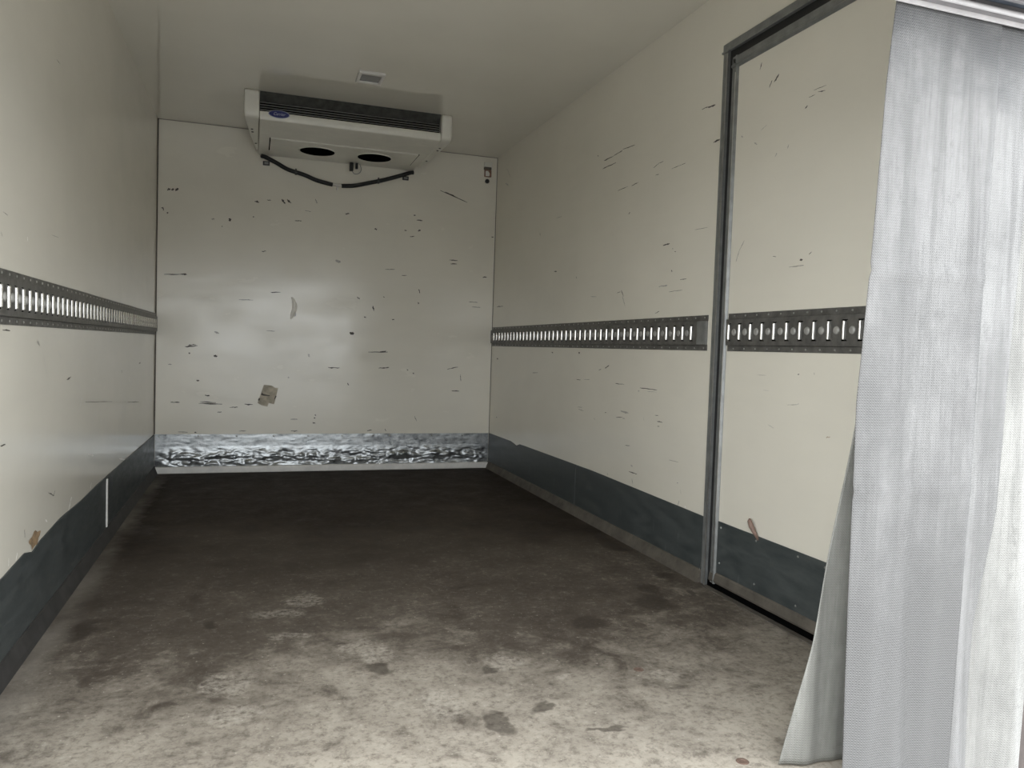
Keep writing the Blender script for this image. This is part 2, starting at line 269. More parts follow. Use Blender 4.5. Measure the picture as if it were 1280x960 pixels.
def curtain_mat(name, col, seed=0., grime=0.):
    t = NT(name); v = t.coord(off=(seed, 0, 0))
    sep = t.n('ShaderNodeSeparateXYZ'); t.l(t.coord(), sep.inputs[0])
    wx = t.math('SINE', t.math('MULTIPLY', sep.outputs[0], 1180)); wz = t.math('SINE', t.math('MULTIPLY', sep.outputs[2], 1180))
    weave = t.math('ADD', t.math('MULTIPLY', t.math('MULTIPLY', wx, wz), .65), t.math('MULTIPLY', wz, .35))
    vs = t.noise(t.coord((9, 1, .5), off=(seed, 0, 0)), 3.6, 7, .72); bl = t.noise(t.coord((1.6, 1, .9), off=(seed, 0, 3)), 2.4, 6, .72)
    sp = t.noise(t.coord((1, 1, .6), off=(seed, 0, 5)), 24, 5, .7); soot_shade = t.noise(t.coord((1, 1, 1.2), off=(seed, 2, 5)), 7, 5, .6)
    c = t.mix(t.ramp(bl, [(.42, 0.), (.64, .80)]), col, tuple(k*.48 for k in col))
    c = t.mix(t.ramp(vs, [(.44, 0.), (.64, .75)]), c, tuple(k*.40 for k in col))
    # heavier grime on the lower half of the sheet, where loads brush past
    g2 = t.math('ADD', t.math('MULTIPLY_ADD', sep.outputs[2], -1.5, 1.45), t.math('MULTIPLY', t.math('SUBTRACT', bl, .5), 1.6))
    c = t.mix(t.math('MULTIPLY', t.ramp(g2, [(.0, 0.), (.9, 1.)]), grime), c, tuple(k*.36 for k in col))
    # top hem: soot plus the header's shade, both painted into the colour
    g1 = t.math('ADD', t.math('MULTIPLY_ADD', sep.outputs[2], 4.6, -6.25), t.math('MULTIPLY', t.math('SUBTRACT', soot_shade, .5), 2.4))
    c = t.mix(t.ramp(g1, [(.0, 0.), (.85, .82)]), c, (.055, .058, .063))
    sc = t.noise(t.coord((26, 1, 1.4), off=(seed, 0, 8)), 3.5, 5, .7)
    c = t.mix(t.ramp(sc, [(.56, 0.), (.70, .6)]), c, tuple(k*.36 for k in col))
    c = t.mix(t.ramp(sp, [(.60, 0.), (.72, .6)]), c, tuple(k*.32 for k in col))
    c = t.mix(t.math('MULTIPLY_ADD', weave, .24, .24), c, tuple(min(1., k*1.12) for k in col))
    t.set(Base_Color=c, Roughness=.45, Specular_IOR_Level=.4)
    t.bump(weave, .5, .0015)
    out = [n for n in t.t.nodes if n.type == 'OUTPUT_MATERIAL'][0]
    tr = t.n('ShaderNodeBsdfTranslucent'); t.l(c, tr.inputs['Color'])
    mx = t.n('ShaderNodeMixShader'); mx.inputs[0].default_value = .22
    t.l(t.b.outputs[0], mx.inputs[1]); t.l(tr.outputs[0], mx.inputs[2]); t.l(mx.outputs[0], out.inputs['Surface'])
    return t.m
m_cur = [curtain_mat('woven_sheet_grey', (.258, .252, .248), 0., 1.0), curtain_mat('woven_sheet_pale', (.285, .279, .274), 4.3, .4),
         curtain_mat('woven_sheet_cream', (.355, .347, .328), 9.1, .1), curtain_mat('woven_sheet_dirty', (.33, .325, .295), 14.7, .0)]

# ------------------------------------------------------------------ the box body
T = .08; Y0 = 1.0
ground = MB().box(-40, 42, -60, .9, -1.15, -1.05).build('ground', m_pale_yard); tag(ground, 'unseen pale yard behind the truck body', kind='structure')  # out of view; kept pale so it bounces light up to the ceiling
floor = MB().box(-T, W+T, 1.262, D+T, -.12, 0).build('floor', m_floor); tag(floor, 'worn brown plywood floor of the truck body', kind='structure')
ceiling = MB().box(-T, W+T, Y0, D+T, H, H+.09).build('ceiling', m_ceil); tag(ceiling, 'glossy off-white ceiling', kind='structure')
wall_left = MB().box(-T, 0, Y0, D+T, 0, H).build('wall_left', m_wall); tag(wall_left, 'glossy off-white left side wall', kind='structure')
wall_back = MB().box(0, W, D, D+T, 0, H).build('wall_back', m_back); tag(wall_back, 'scuffed off-white end wall', kind='structure')
DY1, DY0, DZ = 2.4815, 1.34, 1.993          # door frame outside edges
wr = MB().box(W, W+T, DY1-.01, D+T, 0, H).box(W, W+T, DY0+.01, DY1-.01, DZ-.01, H).box(W, W+T, 1.336, DY0+.01, 0, H)
wall_right = wr.build('wall_right', m_wall); tag(wall_right, 'off-white right side wall with a side door', kind='structure')
wall_rear = MB().box(0, W, 1.10, 1.20, 1.60, H).build('wall_rear', m_alu); tag(wall_rear, 'closed upper panel over the rear opening', kind='structure')

# thin dark joint lines where the panels meet
j = MB().box(0, .006, D-.006, D, .25, H).build('corner_joint', m_cove, wall_back)
j = MB().box(W-.003, W, D-.003, D, .25, H).build('corner_joint', m_cove, wall_back)
j = MB().box(0, W, D-.002, D, H-.004, H).build('ceiling_joint', m_joint, wall_back)

def marks(key, parent, place):
    """scuffs and chips: ragged little strips lying on the wall skin"""
    sets = {k: MB() for k in 'dlwy'}
    rnd = random.Random(len(key))
    for tok in MARKS[key].split():
        a = tok.split(','); u1, z1, u2, z2, w = map(float, a[:5]); k = a[5]
        n = 6; dx, dz = u2-u1, z2-z1; L = math.hypot(dx, dz) or 1e-4; nx, nz = -dz/L, dx/L
        v = []; mb = sets[k]
        for i in range(n+1):
            t = i/n; s = w*.68*(math.sin(PI*(.08+.84*t))**.6)*rnd.uniform(.45, 1.15); c = rnd.uniform(-.3, .3)*w
            px, pz = u1+dx*t+nx*c, z1+dz*t+nz*c
            v += [place(px+nx*s, pz+nz*s), place(px-nx*s, pz-nz*s)]
        mb.add(v, [(2*i, 2*i+1, 2*i+3, 2*i+2) for i in range(n)])
    nm = {'d': 'scuff_marks', 'l': 'grey_smudges', 'w': 'white_chips', 'y': 'tan_smudges'}
    for k, mb in sets.items():
        if mb.v: tag(obj(nm[k], mb.v, mb.f, m_mark[k], parent), kind='stuff')
marks('back', wall_back, lambda u, z: (u, D-.0008, z))
marks('left', wall_left, lambda u, z: (.0008, u, z))
marks('right', wall_right, lambda u, z: (W-.0008, u, z))

m_torn = plain('torn_laminate', (.86, .83, .76), .22, 0, .05, 30)
# gouge in the end wall: a torn raised flap of laminate
g = MB(); rng = random.Random(3)
for i in range(15):
    t = i/14; z = 1.150-.142*t; xc = .818+.014*math.sin(t*4)+.008*t; w = .007+.010*math.sin(PI*t)+rng.uniform(-.002, .003)
    g.v += [(xc-w, D-.0005, z), (xc-.3*w, D-.010-rng.uniform(0, .006), z), (xc+w*.4, D-.004-rng.uniform(0, .004), z), (xc+w, D-.0005, z)]
for i in range(14):
    for k in range(3): g.f.append((4*i+k, 4*i+k+1, 4*i+k+5, 4*i+k+4))
g.build('laminate_gouge', m_torn, wall_back, smooth=True)
MB().add([(.832, D-.0009, 1.13), (.842, D-.0009, 1.12), (.845, D-.0009, 1.03), (.835, D-.0009, 1.02)], [(0, 1, 2, 3)]).build('gouge_edge', m_mark['l'], wall_back)

# ------------------------------------------------------------------ base of the walls
def kick(name, x, sgn, pts, y0, y1, seams, label):
    """blue-grey kick plate, its upper edge following pts (y, z); segments between seams are separate plates"""
    root = empty(name, (x, (y0+y1)/2, 0)); tag(root, label, kind='structure')
    def ztop(y):
        for (a, za), (b, zb) in zip(pts, pts[1:]):
            if a <= y <= b: return za+(zb-za)*(y-a)/(b-a)
        return pts[-1][1]
    cuts = [y0]+seams+[y1]
    for a, b in zip(cuts, cuts[1:]):
        ys = [a+.0015]+[p[0] for p in pts if a+.01 < p[0] < b-.01]+[b-.0015]
        prof = [(y, .046) for y in (b-.0015, a+.0015)]+[(y, ztop(y)) for y in ys]
        MB().prism(prof, x, x+sgn*.004, 0).build('kick_plate', m_kick, root, bevel=.001, seg=1)
    return root
bl = kick('baseboard_left', 0, 1, [(1.0, .255), (2.10, .252), (2.17, .252), (2.36, .262), (2.44, .245), (2.52, .256), (2.77, .268), (3.1, .262), (3.4, .266), (5.3, .248)], 1.0, D-.002, [3.59], 'dark blue-grey kick plate along the left wall')
br = kick('baseboard_right', W, -1, [(DY1, .25), (3.5, .262), (4.52, .255), (4.60, .254), (4.66, .238), (4.72, .246), (4.78, .252), (5.3, .250)], DY1, D-.002, [3.70], 'dark blue-grey kick plate along the right wall')
MB().box(.004, .0085, 3.582, 3.600, .05, .253).build('seam_strip', m_strip, bl)
MB().prism([(0, 0), (.026, 0), (.022, .014), (.009, .046), (0, .05)], 1.0, D, 1).build('cove', m_cove2, bl)
MB().prism([(W, 0), (W-.026, 0), (W-.022, .014), (W-.009, .046), (W, .05)], DY1, D, 1).build('cove', m_cove, br)
MB().add([(W-.007, 2.490, .046), (W-.014, 2.483, .046), (W-.007, 2.483, .085)], [(0, 1, 2)]).build('sealant_chip', m_strip, br)
# bare wood where the laminate above the left kick plate is torn away
v = [(.0012, 2.47+.055*math.cos(a)*(1+.3*math.sin(3*a)), .272+.022*math.sin(a)*(1+.25*math.sin(5*a))) for a in [2*PI*i/18 for i in range(18)]]
obj('bare_wood_patch', v, [tuple(range(18))], m_wood, wall_left)

# crumpled galvanised sheet at the foot of the end wall
bb = empty('baseboard_back', (W/2, D, 0)); tag(bb, 'crumpled galvanised steel sheet along the foot of the end wall', kind='structure')
nx, nz = 260, 34; v = []; f = []
for k in range(nz+1):
    for i in range(nx+1):
        x = .006+(W-.012)*i/nx; z = .040+.209*k/nz; q = 1-k/nz
        amp = .0012+.017*max(0, min(1, (q-.38)/.3))*(1-.4*max(0, (q-.9)/.1))
        e = min(1, x/.08, (W-x)/.08)
        d = noise.noise((x*7, z*22, 0))*.7+abs(noise.noise((x*13+5, z*46, 3)))*.9+abs(noise.noise((x*24+9, z*70, 7)))*.5+noise.noise((x*50, z*90, 2))*.2-.3
        v.append((x, D-.005-max(-.004, amp*e*(d+.35)), z))
for k in range(nz):
    for i in range(nx):
        a = k*(nx+1)+i; f.append((a, a+1, a+nx+2, a+nx+1))
obj('galvanised_sheet', v, f, m_galv, bb, smooth=True)
MB().box(.006, W-.004, D-.028, D, 0, .043).build('sealing_strip', m_strip, bb, bevel=.006)
rv = MB()
for x in [.03, .26, .49, .72, .94, 1.16, 1.37, 1.48, 1.78, 2.0]: rv.lathe([(.006, 0), (.0055, -.003), (.002, -.005)], 10, (x, D-.008, .236), 1)
tag(rv.build('rivets', m_frame2, bb), kind='stuff')

# ------------------------------------------------------------------ lashing rails
PITCH = .0629; ZB, ZT = .8737, 1.0077; ZC = (ZB+ZT)/2
def bar_mesh():
    """pressed steel bar in one slot, bulging towards +X, centred at the origin"""
    mb = MB(); hs = [(-1, .92), (-.9, 1), (0, 1), (.9, 1), (1, .92)]; n = 6
    for (h, s) in hs:
        for i in range(n+1):
            a = PI*i/n; mb.v.append((.0105*math.sin(a)*s, -.0060*math.cos(a)*s, h*.0275))
    for r in range(len(hs)-1):
        for i in range(n):
            a = r*(n+1)+i; mb.f.append((a, a+1, a+n+2, a+n+1))
    mb.f.append(tuple(range(n+1))); mb.f.append(tuple((len(hs)-1)*(n+1)+i for i in reversed(range(n+1))))
    return mb
def dome_mesh():
    return MB().lathe([(.0125, 0), (.0115, .0022), (.008, .0042), (.0035, .0052)], 14, ax=0)
BAR = DOME = None
def rail(parent, xw, s, ya, yb, first, n, plate=None):
    """ya<yb; first = y of the first slot; s = +1 on the left wall, -1 on the right wall"""
    global BAR, DOME
    X = lambda d: xw+s*d
    F = .0115
    prof = lambda z0, z1: [(X(0), z0), (X(0), z1), (X(.003), z1), (X(.003), z0)]
    fl = .019
    MB().prism([(X(0), ZT), (X(.003), ZT), (X(.003), ZT-fl), (X(.0015), ZT-fl-.003), (X(0), ZT-fl-.003)], ya, yb, 1).build('upper_flange', m_rail, parent)
    MB().prism([(X(0), ZB), (X(.003), ZB), (X(.003), ZB+fl), (X(.0015), ZB+fl+.003), (X(0), ZB+fl+.003)], ya, yb, 1).build('lower_flange', m_rail, parent)
    ch = MB(); hs = .0315; sw = .012
    za, zb = ZB+fl+.004, ZT-fl-.004
    def slab(y0, y1, z0, z1): ch.box(min(X(F-.002), X(F)), max(X(F-.002), X(F)), y0, y1, z0, z1)
    slab(ya, yb, ZC+hs, zb); slab(ya, yb, za, ZC-hs)
    ch.box(min(X(.001), X(F)), max(X(.001), X(F)), ya, yb, zb, zb+.002); ch.box(min(X(.001), X(F)), max(X(.001), X(F)), ya, yb, za-.002, za)
    ys = [first+PITCH*i for i in range(n)]
    edge = ya
    for y in ys:
        slab(edge, y-sw, ZC-hs, ZC+hs); edge = y+sw
    slab(edge, yb, ZC-hs, ZC+hs)
    # folded lip on the near side of every slot
    for y in ys: ch.box(min(X(F-.008), X(F+.0015)), max(X(F-.008), X(F+.0015)), y-sw, y-sw+.003, ZC-.029, ZC+.029)
    ch.build('channel', m_rail, parent)
    MB().box(min(X(.0004), X(.0016)), max(X(.0004), X(.0016)), ya+.002, yb-.002, za, zb).build('slot_backing', m_void, parent)
    rv = MB()
    for i in range(int((yb-ya)/.0315)):
        y = ya+.02+i*.0629
        if y > yb-.01: break
        for z in (ZT-.0095, ZB+.0095): rv.lathe([(.0035, 0), (.003, s*.0015), (.001, s*.002)], 6, (X(.003), y, z), 0)
    tag(rv.build('rivets', m_frame2, parent), kind='stuff')
    for y in ys:
        for nm in ('slot_bar', 'dimple'):
            if nm == 'slot_bar':
                if BAR is None: o = bar_mesh().build(nm, m_railbar, None, True); BAR = o.data
                else: o = bpy.data.objects.new(nm, BAR); C.objects.link(o)
                p = (X(.0062), y+.003, ZC)
            else:
                if y+PITCH/2+.013 > yb: continue
                if DOME is None: o = dome_mesh().build(nm, m_railbar2, None, True); DOME = o.data
                else: o = bpy.data.objects.new(nm, DOME); C.objects.link(o)
                p = (X(F), y+PITCH/2, ZC)
            o.parent = parent; o.matrix_parent_inverse = parent.matrix_world.inverted()
            o.location = p; o.rotation_euler = (0, 0, 0 if s > 0 else PI)
    if plate:
        MB().box(min(X(.0005), X(F+.0015)), max(X(.0005), X(F+.0015)), plate[0], plate[1], za, zb).build('end_plate', m_frame, parent, bevel=.001, seg=1)
m_railbar2 = plain('dull_steel', (.42, .41, .39), .55, .4, .2, 40)
t = empty('lashing_rail', (0, 3.1, ZB)); tag(t, 'long grey slotted lashing rail on the left wall', 'rail', 'lashing rails')
rail(t, 0, 1, 1.06, D-.001, 2.170-PITCH*17, 66)
t = empty('lashing_rail', (W, 3.9, ZB)); tag(t, 'grey slotted lashing rail on the right wall between end wall and door frame', 'rail', 'lashing rails')
rail(t, W, -1, 2.517, D-.001, 2.615, 42, plate=(2.519, 2.575))

# ------------------------------------------------------------------ side door in the right wall
door = empty('door_1', (W, 1.9, 0)); tag(door, 'insulated side door with grey aluminium frame', kind='structure')
pin = .004                                                     # door skin stands this far inside the wall plane
A, B_, G0, G1, E_ = DY1, 2.441, 2.441, 2.421, 2.386            # frame outer, frame inner, gap, door edge trim
# jamb and header of the fixed frame: bevelled profile
def frameprof(a, b): return [(W-.002, a), (W-.010, a-.004*(1 if a > b else -1)), (W-.010, b+.010*(1 if a > b else -1)), (W-.016, b+.006*(1 if a > b else -1)), (W-.016, b), (W+.05, b), (W+.05, a)]
MB().prism(frameprof(A, B_), 0, DZ-.036, 2).build('jamb', m_frame, door)
MB().box(W-.0175, W-.0155, B_, B_+.005, .0, DZ-.045).build('jamb_edge', m_frame2, door)
MB().prism(frameprof(DY0, DY0+.04), 0, DZ-.036, 2).build('jamb', m_frame, door)
MB().prism([(x, z) for (x, z) in frameprof(DZ, DZ-.037)], DY0, DY1, 1).build('frame_header', m_frame, door)
# black gasket behind the gap
g = MB(); g.box(W-.005, W+.02, 2.4215, 2.4405, .0, DZ-.038); g.box(W-.003, W+.02, DY0+.05, 2.4405, 1.926, DZ-.0375); g.box(W-.003, W+.02, DY0+.03, DY0+.08, 0, DZ-.03)
g.build('gasket', m_black, door)
# leaf
ya, yb, za, zb = DY0+.06, G1, .022, 1.925
MB().box(W-pin, W+.05, ya+.03, yb-.03, .06, zb-.035).build('door_panel', m_door, door)
def trimprof(a, b): return [(W+.03, a), (W-.008, a), (W-.010, a+(b-a)*.2), (W-.010, a+(b-a)*.6), (W-.014, a+(b-a)*.72), (W-.014, a+(b-a)*.86), (W-.006, b), (W+.03, b)]
MB().prism(trimprof(yb, E_), za, zb, 2).build('edge_trim', m_frame, door)
MB().box(W-.0155, W-.0138, E_+.005, E_+.0085, .07, zb-.06).build('trim_edge', m_frame2, door)
MB().prism(trimprof(ya, ya+.035), za, zb, 2).build('edge_trim', m_frame, door)
MB().prism(trimprof(zb, 1.884), ya, yb, 1).build('edge_trim', m_frame, door)
MB().prism([(W+.03, .027), (W-.012, .027), (W-.014, .034), (W-.010, .058), (W-.004, .068), (W+.03, .068)], ya, yb, 1).build('bottom_profile', m_cove, door)
MB().box(W-pin-.004, W-pin, ya+.036, E_-.001, .066, .255).build('kick_plate', m_kick, door, bevel=.001, seg=1)
MB().box(W-.03, W+.05, DY0+.04, DY1-.04, 0, .004).build('door_sill', m_cove, door)
MB().box(W-.008, W+.02, DY0+.04, DY1-.045, .004, .0265).build('bottom_gap', m_void, door)
marks('door', door, lambda u, z: (W-pin-.0008, u, z))
sc = MB()
for (y, z) in [(2.365, .235), (2.365, .105), (2.16, .238), (2.16, .09), (1.95, .24), (1.95, .085), (1.80, .10), (1.83, .24)]: sc.lathe([(.004, 0), (.003, -.002), (.001, -.0025)], 8, (W-pin-.004, y, z), 0)
tag(sc.build('screws', m_frame2, door), kind='stuff')
dr = empty('lashing_rail', (W-pin, 1.9, ZB)); dr.parent = door; dr.matrix_parent_inverse = door.matrix_world.inverted(); bpy.context.view_layer.update()
rail(dr, W-pin, -1, ya+.04, 2.378, 2.297-PITCH*13, 14+1, plate=None)
# wooden peg poking up at the kick plate
pg = MB(); pg.tube([(W-.006, 2.150, .243), (W-.016, 2.155, .262), (W-.022, 2.170, .284), (W-.020, 2.184, .300), (W-.016, 2.189, .306)], lambda q: [.004, .006, .0085, .0075, .004][int(round(q*4))], 10)
o = pg.build('wooden_peg', m_peg, None, True); tag(o, 'small reddish-brown wooden peg stuck above the kick plate of the side door', 'peg')

# ------------------------------------------------------------------ rear corner post, sill and header profile
m_post = plain('dark_brown_steel', (.060, .045, .040), .5, 0, .3, 20)
ps = MB().box(W-.008, W+T+.02, 1.245, 1.335, -.14, H).build('trim_2', m_post); tag(ps, 'dark brown rear corner post at the right edge', kind='structure')
rs = MB().box(-T, W-.01, 1.235, 1.26, -.16, -.004).build('trim_3', m_post); tag(rs, 'dark rear sill below the floor edge', kind='structure')

m_bead = plain('grey_white_bead', (.42, .40, .40), .5, 0, .1, 20); m_groove = plain('blue_grey_paint', (.035, .042, .055), .5, 0, .2, 20)
hd = empty('trim_1', (W/2, 1.15, 1.55)); tag(hd, 'stepped aluminium header profile above the hanging curtain', kind='structure')
MB().box(0, W, 1.181, 1.186, 1.5375, 1.60).build('lip', m_bead, hd, bevel=.001)
MB().box(0, W, 1.168, 1.1805, 1.546, 1.60).build('soffit', m_alu, hd)
MB().tube([(0, 1.163, 1.550), (W, 1.163, 1.550)], .0055, 12).build('bead', m_bead, hd, True)
MB().box(0, W, 1.128, 1.160, 1.562, 1.60).build('groove', m_groove, hd)
MB().box(0, W, 1.118, 1.127, 1.549, 1.60).build('outer_lip', m_alu, hd, bevel=.001)
MB().box(0, W, 1.05, 1.117, 1.556, 1.62).build('outer_face', m_groove, hd)

# ------------------------------------------------------------------ refrigeration evaporator under the ceiling
ev = empty('evaporator_unit', (1.09, 4.86, 2.05)); tag(ev, 'white ceiling-mounted refrigeration evaporator with black front louvres', 'evaporator')
YF = 4.45; XL, XR = .592, 1.594
# body: hollow front above the lip
MB().prism([(YF, 2.100), (YF-.004, 2.075), (YF+.004, 2.056), (YF+.03, 2.050), (5.262, 2.050), (5.262, H), (YF+.22, H), (YF+.22, 2.100)], XL, XR, 0).build('casing', m_white, ev, bevel=.003)
m_louv = plain('black_plastic', (.035, .035, .035), .35, 0, .2, 30)
m_slat = plain('grey_black_louvre', (.24, .24, .23), .3, 0, .2, 30)
m_baffle = plain('dark_grey_baffle', (.065, .065, .06), .9, 0, .35, 25, spec=.0)
for i in range(4):
    z = 2.107+i*.0145; y = YF+.004+i*.005
    MB().prism([(y, z), (y+.026, z+.005), (y+.026, z+.007), (y, z+.0032)], XL+.001, XR-.002, 0).build('louvre', m_slat, ev)
MB().box(XL, XR, YF+.040, YF+.050, 2.10, 2.166).build('louvre_backing', m_void, ev)
MB().prism([(YF+.036, 2.162), (YF+.050, 2.160), (YF+.050, H), (YF+.003, H)], XL, XR, 0).build('baffle', m_baffle, ev)
def cap(x0, x1, xr0, xr1):
    """rounded end cover, tapering in plan towards the end wall"""
    mb = MB(); pr = [(YF-.012, 2.200), (YF-.016, 2.15), (YF-.012, 2.085), (YF+.0, 2.062), (YF+.03, 2.052), (5.16, 2.052), (5.18, 2.07), (5.18, H), (YF-.002, H)]
    for (k, (a, b)) in enumerate(((x0, xr0), (x1, xr1))):
        for (y, z) in pr:
            t_ = max(0, min(1, (y-YF)/.71)); mb.v.append((a+(b-a)*t_, y, z))
    n = len(pr); mb.f += [tuple(range(n)), tuple(n+i for i in reversed(range(n)))]+[(i, n+i, n+(i+1) % n, (i+1) % n) for i in range(n)]
    return mb.build('end_cover', m_white, ev, bevel=.012, seg=4)
cap(.512, .590, .575, .590); cap(1.596, 1.660, 1.596, 1.640)
pan = MB().prism([(4.795, 2.050), (4.80, 2.043), (5.14, 2.040), (5.15, 2.046), (5.15, 2.052), (4.795, 2.052)], .657, 1.537, 0).build('drain_pan', m_white, ev, bevel=.002)
for (x, w) in ((.655, -1), (1.539, 1)): MB().box(x-.004, x+.004, 4.80, 5.10, 2.046, 2.0505).build('pan_joint', m_void, ev)
for fx in (.937, 1.288):
    fo = MB().lathe([(.104, 2.0398), (.104, 2.0375), (.098, 2.0375)], 36, (fx, 4.97, 0), 2).build('fan_opening', m_void, ev)
    rg = MB(); rp = [(fx+.108*math.cos(2*PI*i/36), 4.97+.108*math.sin(2*PI*i/36), 2.040) for i in range(37)]; rg.tube(rp, .004, 6, False); rg.build('rim', m_white, fo, True)
for (x, y) in ((.553, 4.66), (.556, 4.72), (.575, 4.98), (1.625, 4.60), (1.625, 4.66), (1.62, 4.95), (1.50, 5.05)):
    MB().lathe([(.007, 2.051), (.006, 2.048), (.002, 2.047)], 8, (x, y, 0), 2).build('screw', m_louv, ev)
# oval maker's badge on the lip
bc = Vector((.692, YF-.003, 2.0905))
def oval(a, b, y, d): return MB().prism([(bc.x+a*math.cos(2*PI*i/40), bc.z+b*math.sin(2*PI*i/40)) for i in range(40)], y-d, y, 1)
bd = oval(.0565, .0215, bc.y, .003).build('badge', m_badgew, ev); tag(bd, 'blue oval badge with pale border')
oval(.0525, .0185, bc.y-.003, .001).build('badge_field', m_blue, bd)
cu = bpy.data.curves.new('lettering', 'FONT'); cu.body = 'Carrier'; cu.size = .0215; cu.shear = .35; cu.align_x = 'CENTER'; cu.align_y = 'CENTER'; cu.extrude = .0004; cu.space_character = .95
to = bpy.data.objects.new('lettering_curve', cu); C.objects.link(to)
me = bpy.data.meshes.new_from_object(to); bpy.data.objects.remove(to); me.materials.append(m_badgew)
lo = bpy.data.objects.new('badge_lettering', me); C.objects.link(lo)
lo.parent = bd
bpy.context.view_layer.update(); lo.matrix_parent_inverse = bd.matrix_world.inverted(); lo.location = (bc.x, bc.y-.0046, bc.z); lo.rotation_euler = (PI/2, 0, 0)
for o in ev.children_recursive:
    if o.parent == bd and o is not lo: o.matrix_parent_inverse = bd.matrix_world.inverted()

# drain hose slung on the end wall below the unit
dh = empty('drain_hose', (1.1, D-.02, 1.90)); tag(dh, 'black drain hose slung in a shallow V under the evaporator', 'hose')
def curve(pts, n=8):
    out = []
    P = [Vector(p) for p in pts]; P = [2*P[0]-P[1]]+P+[2*P[-1]-P[-2]]
    for i in range(1, len(P)-2):
        for k in range(n):
            t = k/n; a, b, c, d = P[i-1:i+3]
            out.append(.5*((2*b)+(c-a)*t+(2*a-5*b+4*c-d)*t*t+(3*b-a-3*c+d)*t**3))
    return out+[P[-2]]
yy = D-.019
MB().tube(curve([(.612, 5.235, 2.036), (.640, yy, 2.034), (.70, yy, 2.008), (.775, yy, 1.972), (.876, yy, 1.948), (.96, yy, 1.920), (1.060, yy, 1.902)]), .0135, 10).build('hose', m_black, dh, True)
MB().tube(curve([(1.118, yy, 1.900), (1.20, yy, 1.910), (1.30, yy, 1.938), (1.40, yy, 1.968), (1.506, yy, 2.007), (1.570, yy, 2.032), (1.592, 5.240, 2.034)]), .0135, 10).build('hose', m_black, dh, True)
MB().tube([(1.045, yy, 1.903), (1.135, yy, 1.901)], .0085, 10).tube([(1.09, yy, 1.905), (1.09, yy, 1.872)], .007, 10).build('tee_joint', m_strip, dh, True)
for (x, z) in ((.825, 1.958), (1.36, 1.955)): MB().lathe([(.0165, -.006), (.0165, .006)], 12, (x, yy, z), 0).box(x-.004, x+.004, yy-.004, yy+.004, z+.012, z+.024).build('cable_tie', m_louv, dh)
for (x, z, s_) in ((.641, 1.999, 'left'), (1.545, 1.996, 'right')):
    c_ = empty('hose_clip', (x, D, z)); tag(c_, f'small dark plastic clip on the end wall below the {s_} end of the drain hose', 'clip', 'hose clips')
    MB().box(x-.021, x+.021, D-.014, D, z-.013, z+.013).build('clip_base', m_louv, c_, bevel=.002)
    MB().box(x-.012, x+.012, D-.020, D-.014, z-.006, z+.006).build('clip_tab', m_frame, c_, bevel=.001)
cp = empty('cable_plug', (1.185, 5.2, 2.05)); tag(cp, 'black plug with thin looped wire under the evaporator', 'plug')
MB().box(1.162, 1.186, 5.20, 5.225, 1.995, 2.049).box(1.200, 1.216, 5.20, 5.225, 2.012, 2.049).build('plug_body', m_black, cp, bevel=.003)
MB().tube(curve([(1.175, 5.21, 2.000), (1.195, 5.21, 1.978), (1.225, 5.21, 1.985), (1.238, 5.21, 2.012), (1.228, 5.21, 2.045)], 6), .0022, 6).build('wire_loop', m_frame, cp, True)

# ceiling lamp (off)
cl = empty('ceiling_light', (1.115, 3.985, H)); tag(cl, 'small switched-off rectangular ceiling lamp in front of the evaporator', 'lamp')
x0, x1, y0, y1 = 1.052, 1.182, 3.905, 4.065
fr = MB()
for (a, b, c, d) in ((x0, x1, y0, y0+.026), (x0, x1, y1-.020, y1), (x0, x0+.016, y0+.026, y1-.020), (x1-.016, x1, y0+.026, y1-.020)): fr.box(a, b, c, d, H-.014, H)
fr.build('lamp_frame', m_strip, cl, bevel=.003)
m_lens = plain('dull_lens', (.20, .20, .205), .25, 0, .1, 30)
MB().box(x0+.015, x1-.015, y0+.025, y1-.019, H-.006, H-.001).build('lens', m_lens, cl)

# sensor box and cable gland in the upper right corner of the end wall
sb = empty('temperature_sensor', (2.125, D, 2.06)); tag(sb, 'small beige sensor box with rusty lower cover in the upper corner of the end wall', 'sensor')
MB().box(2.100, 2.158, D-.020, D, 2.128, 2.166).build('sensor_hood', m_white, sb, bevel=.003)
MB().box(2.098, 2.150, D-.024, D-.004, 2.112, 2.130).build('sensor_ledge', m_cove, sb, bevel=.002)
m_rust = plain('rusty_cover', (.30, .17, .12), .6, 0, .5, 60)
MB().box(2.103, 2.153, D-.016, D, 2.064, 2.113).build('sensor_cover', m_rust, sb, bevel=.003)
MB().prism([(2.109, 2.068), (2.136, 2.068), (2.138, 2.088), (2.125, 2.104), (2.109, 2.102)], D-.020, D-.015, 1).build('sensor_label', m_strip, sb)
cg = MB().lathe([(.0155, 0), (.0155, -.008), (.010, -.012), (.009, -.020), (.003, -.022)], 14, (2.1265, D, 2.035), 1).build('cable_gland', m_louv, None, True)
tag(cg, 'round black cable gland on the end wall below the sensor box', 'gland')

# torn sticker on the end wall
st = [(.620, .470), (.614, .452), (.640, .436), (.676, .428), (.684, .452), (.700, .448), (.716, .444), (.730, .500), (.742, .553), (.722, .552), (.700, .566), (.668, .570), (.652, .572), (.636, .520)]
sk = MB().prism(st, D-.0025, D-.0006, 1).build('torn_sticker', plain('stained_paper', (.46, .41, .32), .7, 0, .32, 35))
tag(sk, 'torn brownish square sticker on the lower part of the end wall', 'sticker')
for q in ([(.634, .505), (.640, .520), (.648, .512), (.690, .502), (.690, .497), (.648, .500)], [(.718, .480), (.724, .500), (.732, .498), (.722, .475)], [(.616, .470), (.622, .485), (.630, .480), (.624, .466)]):
    obj('glue_stain', [(x, D-.0029, z) for x, z in q], [tuple(range(len(q)))], m_mark['d'], sk)

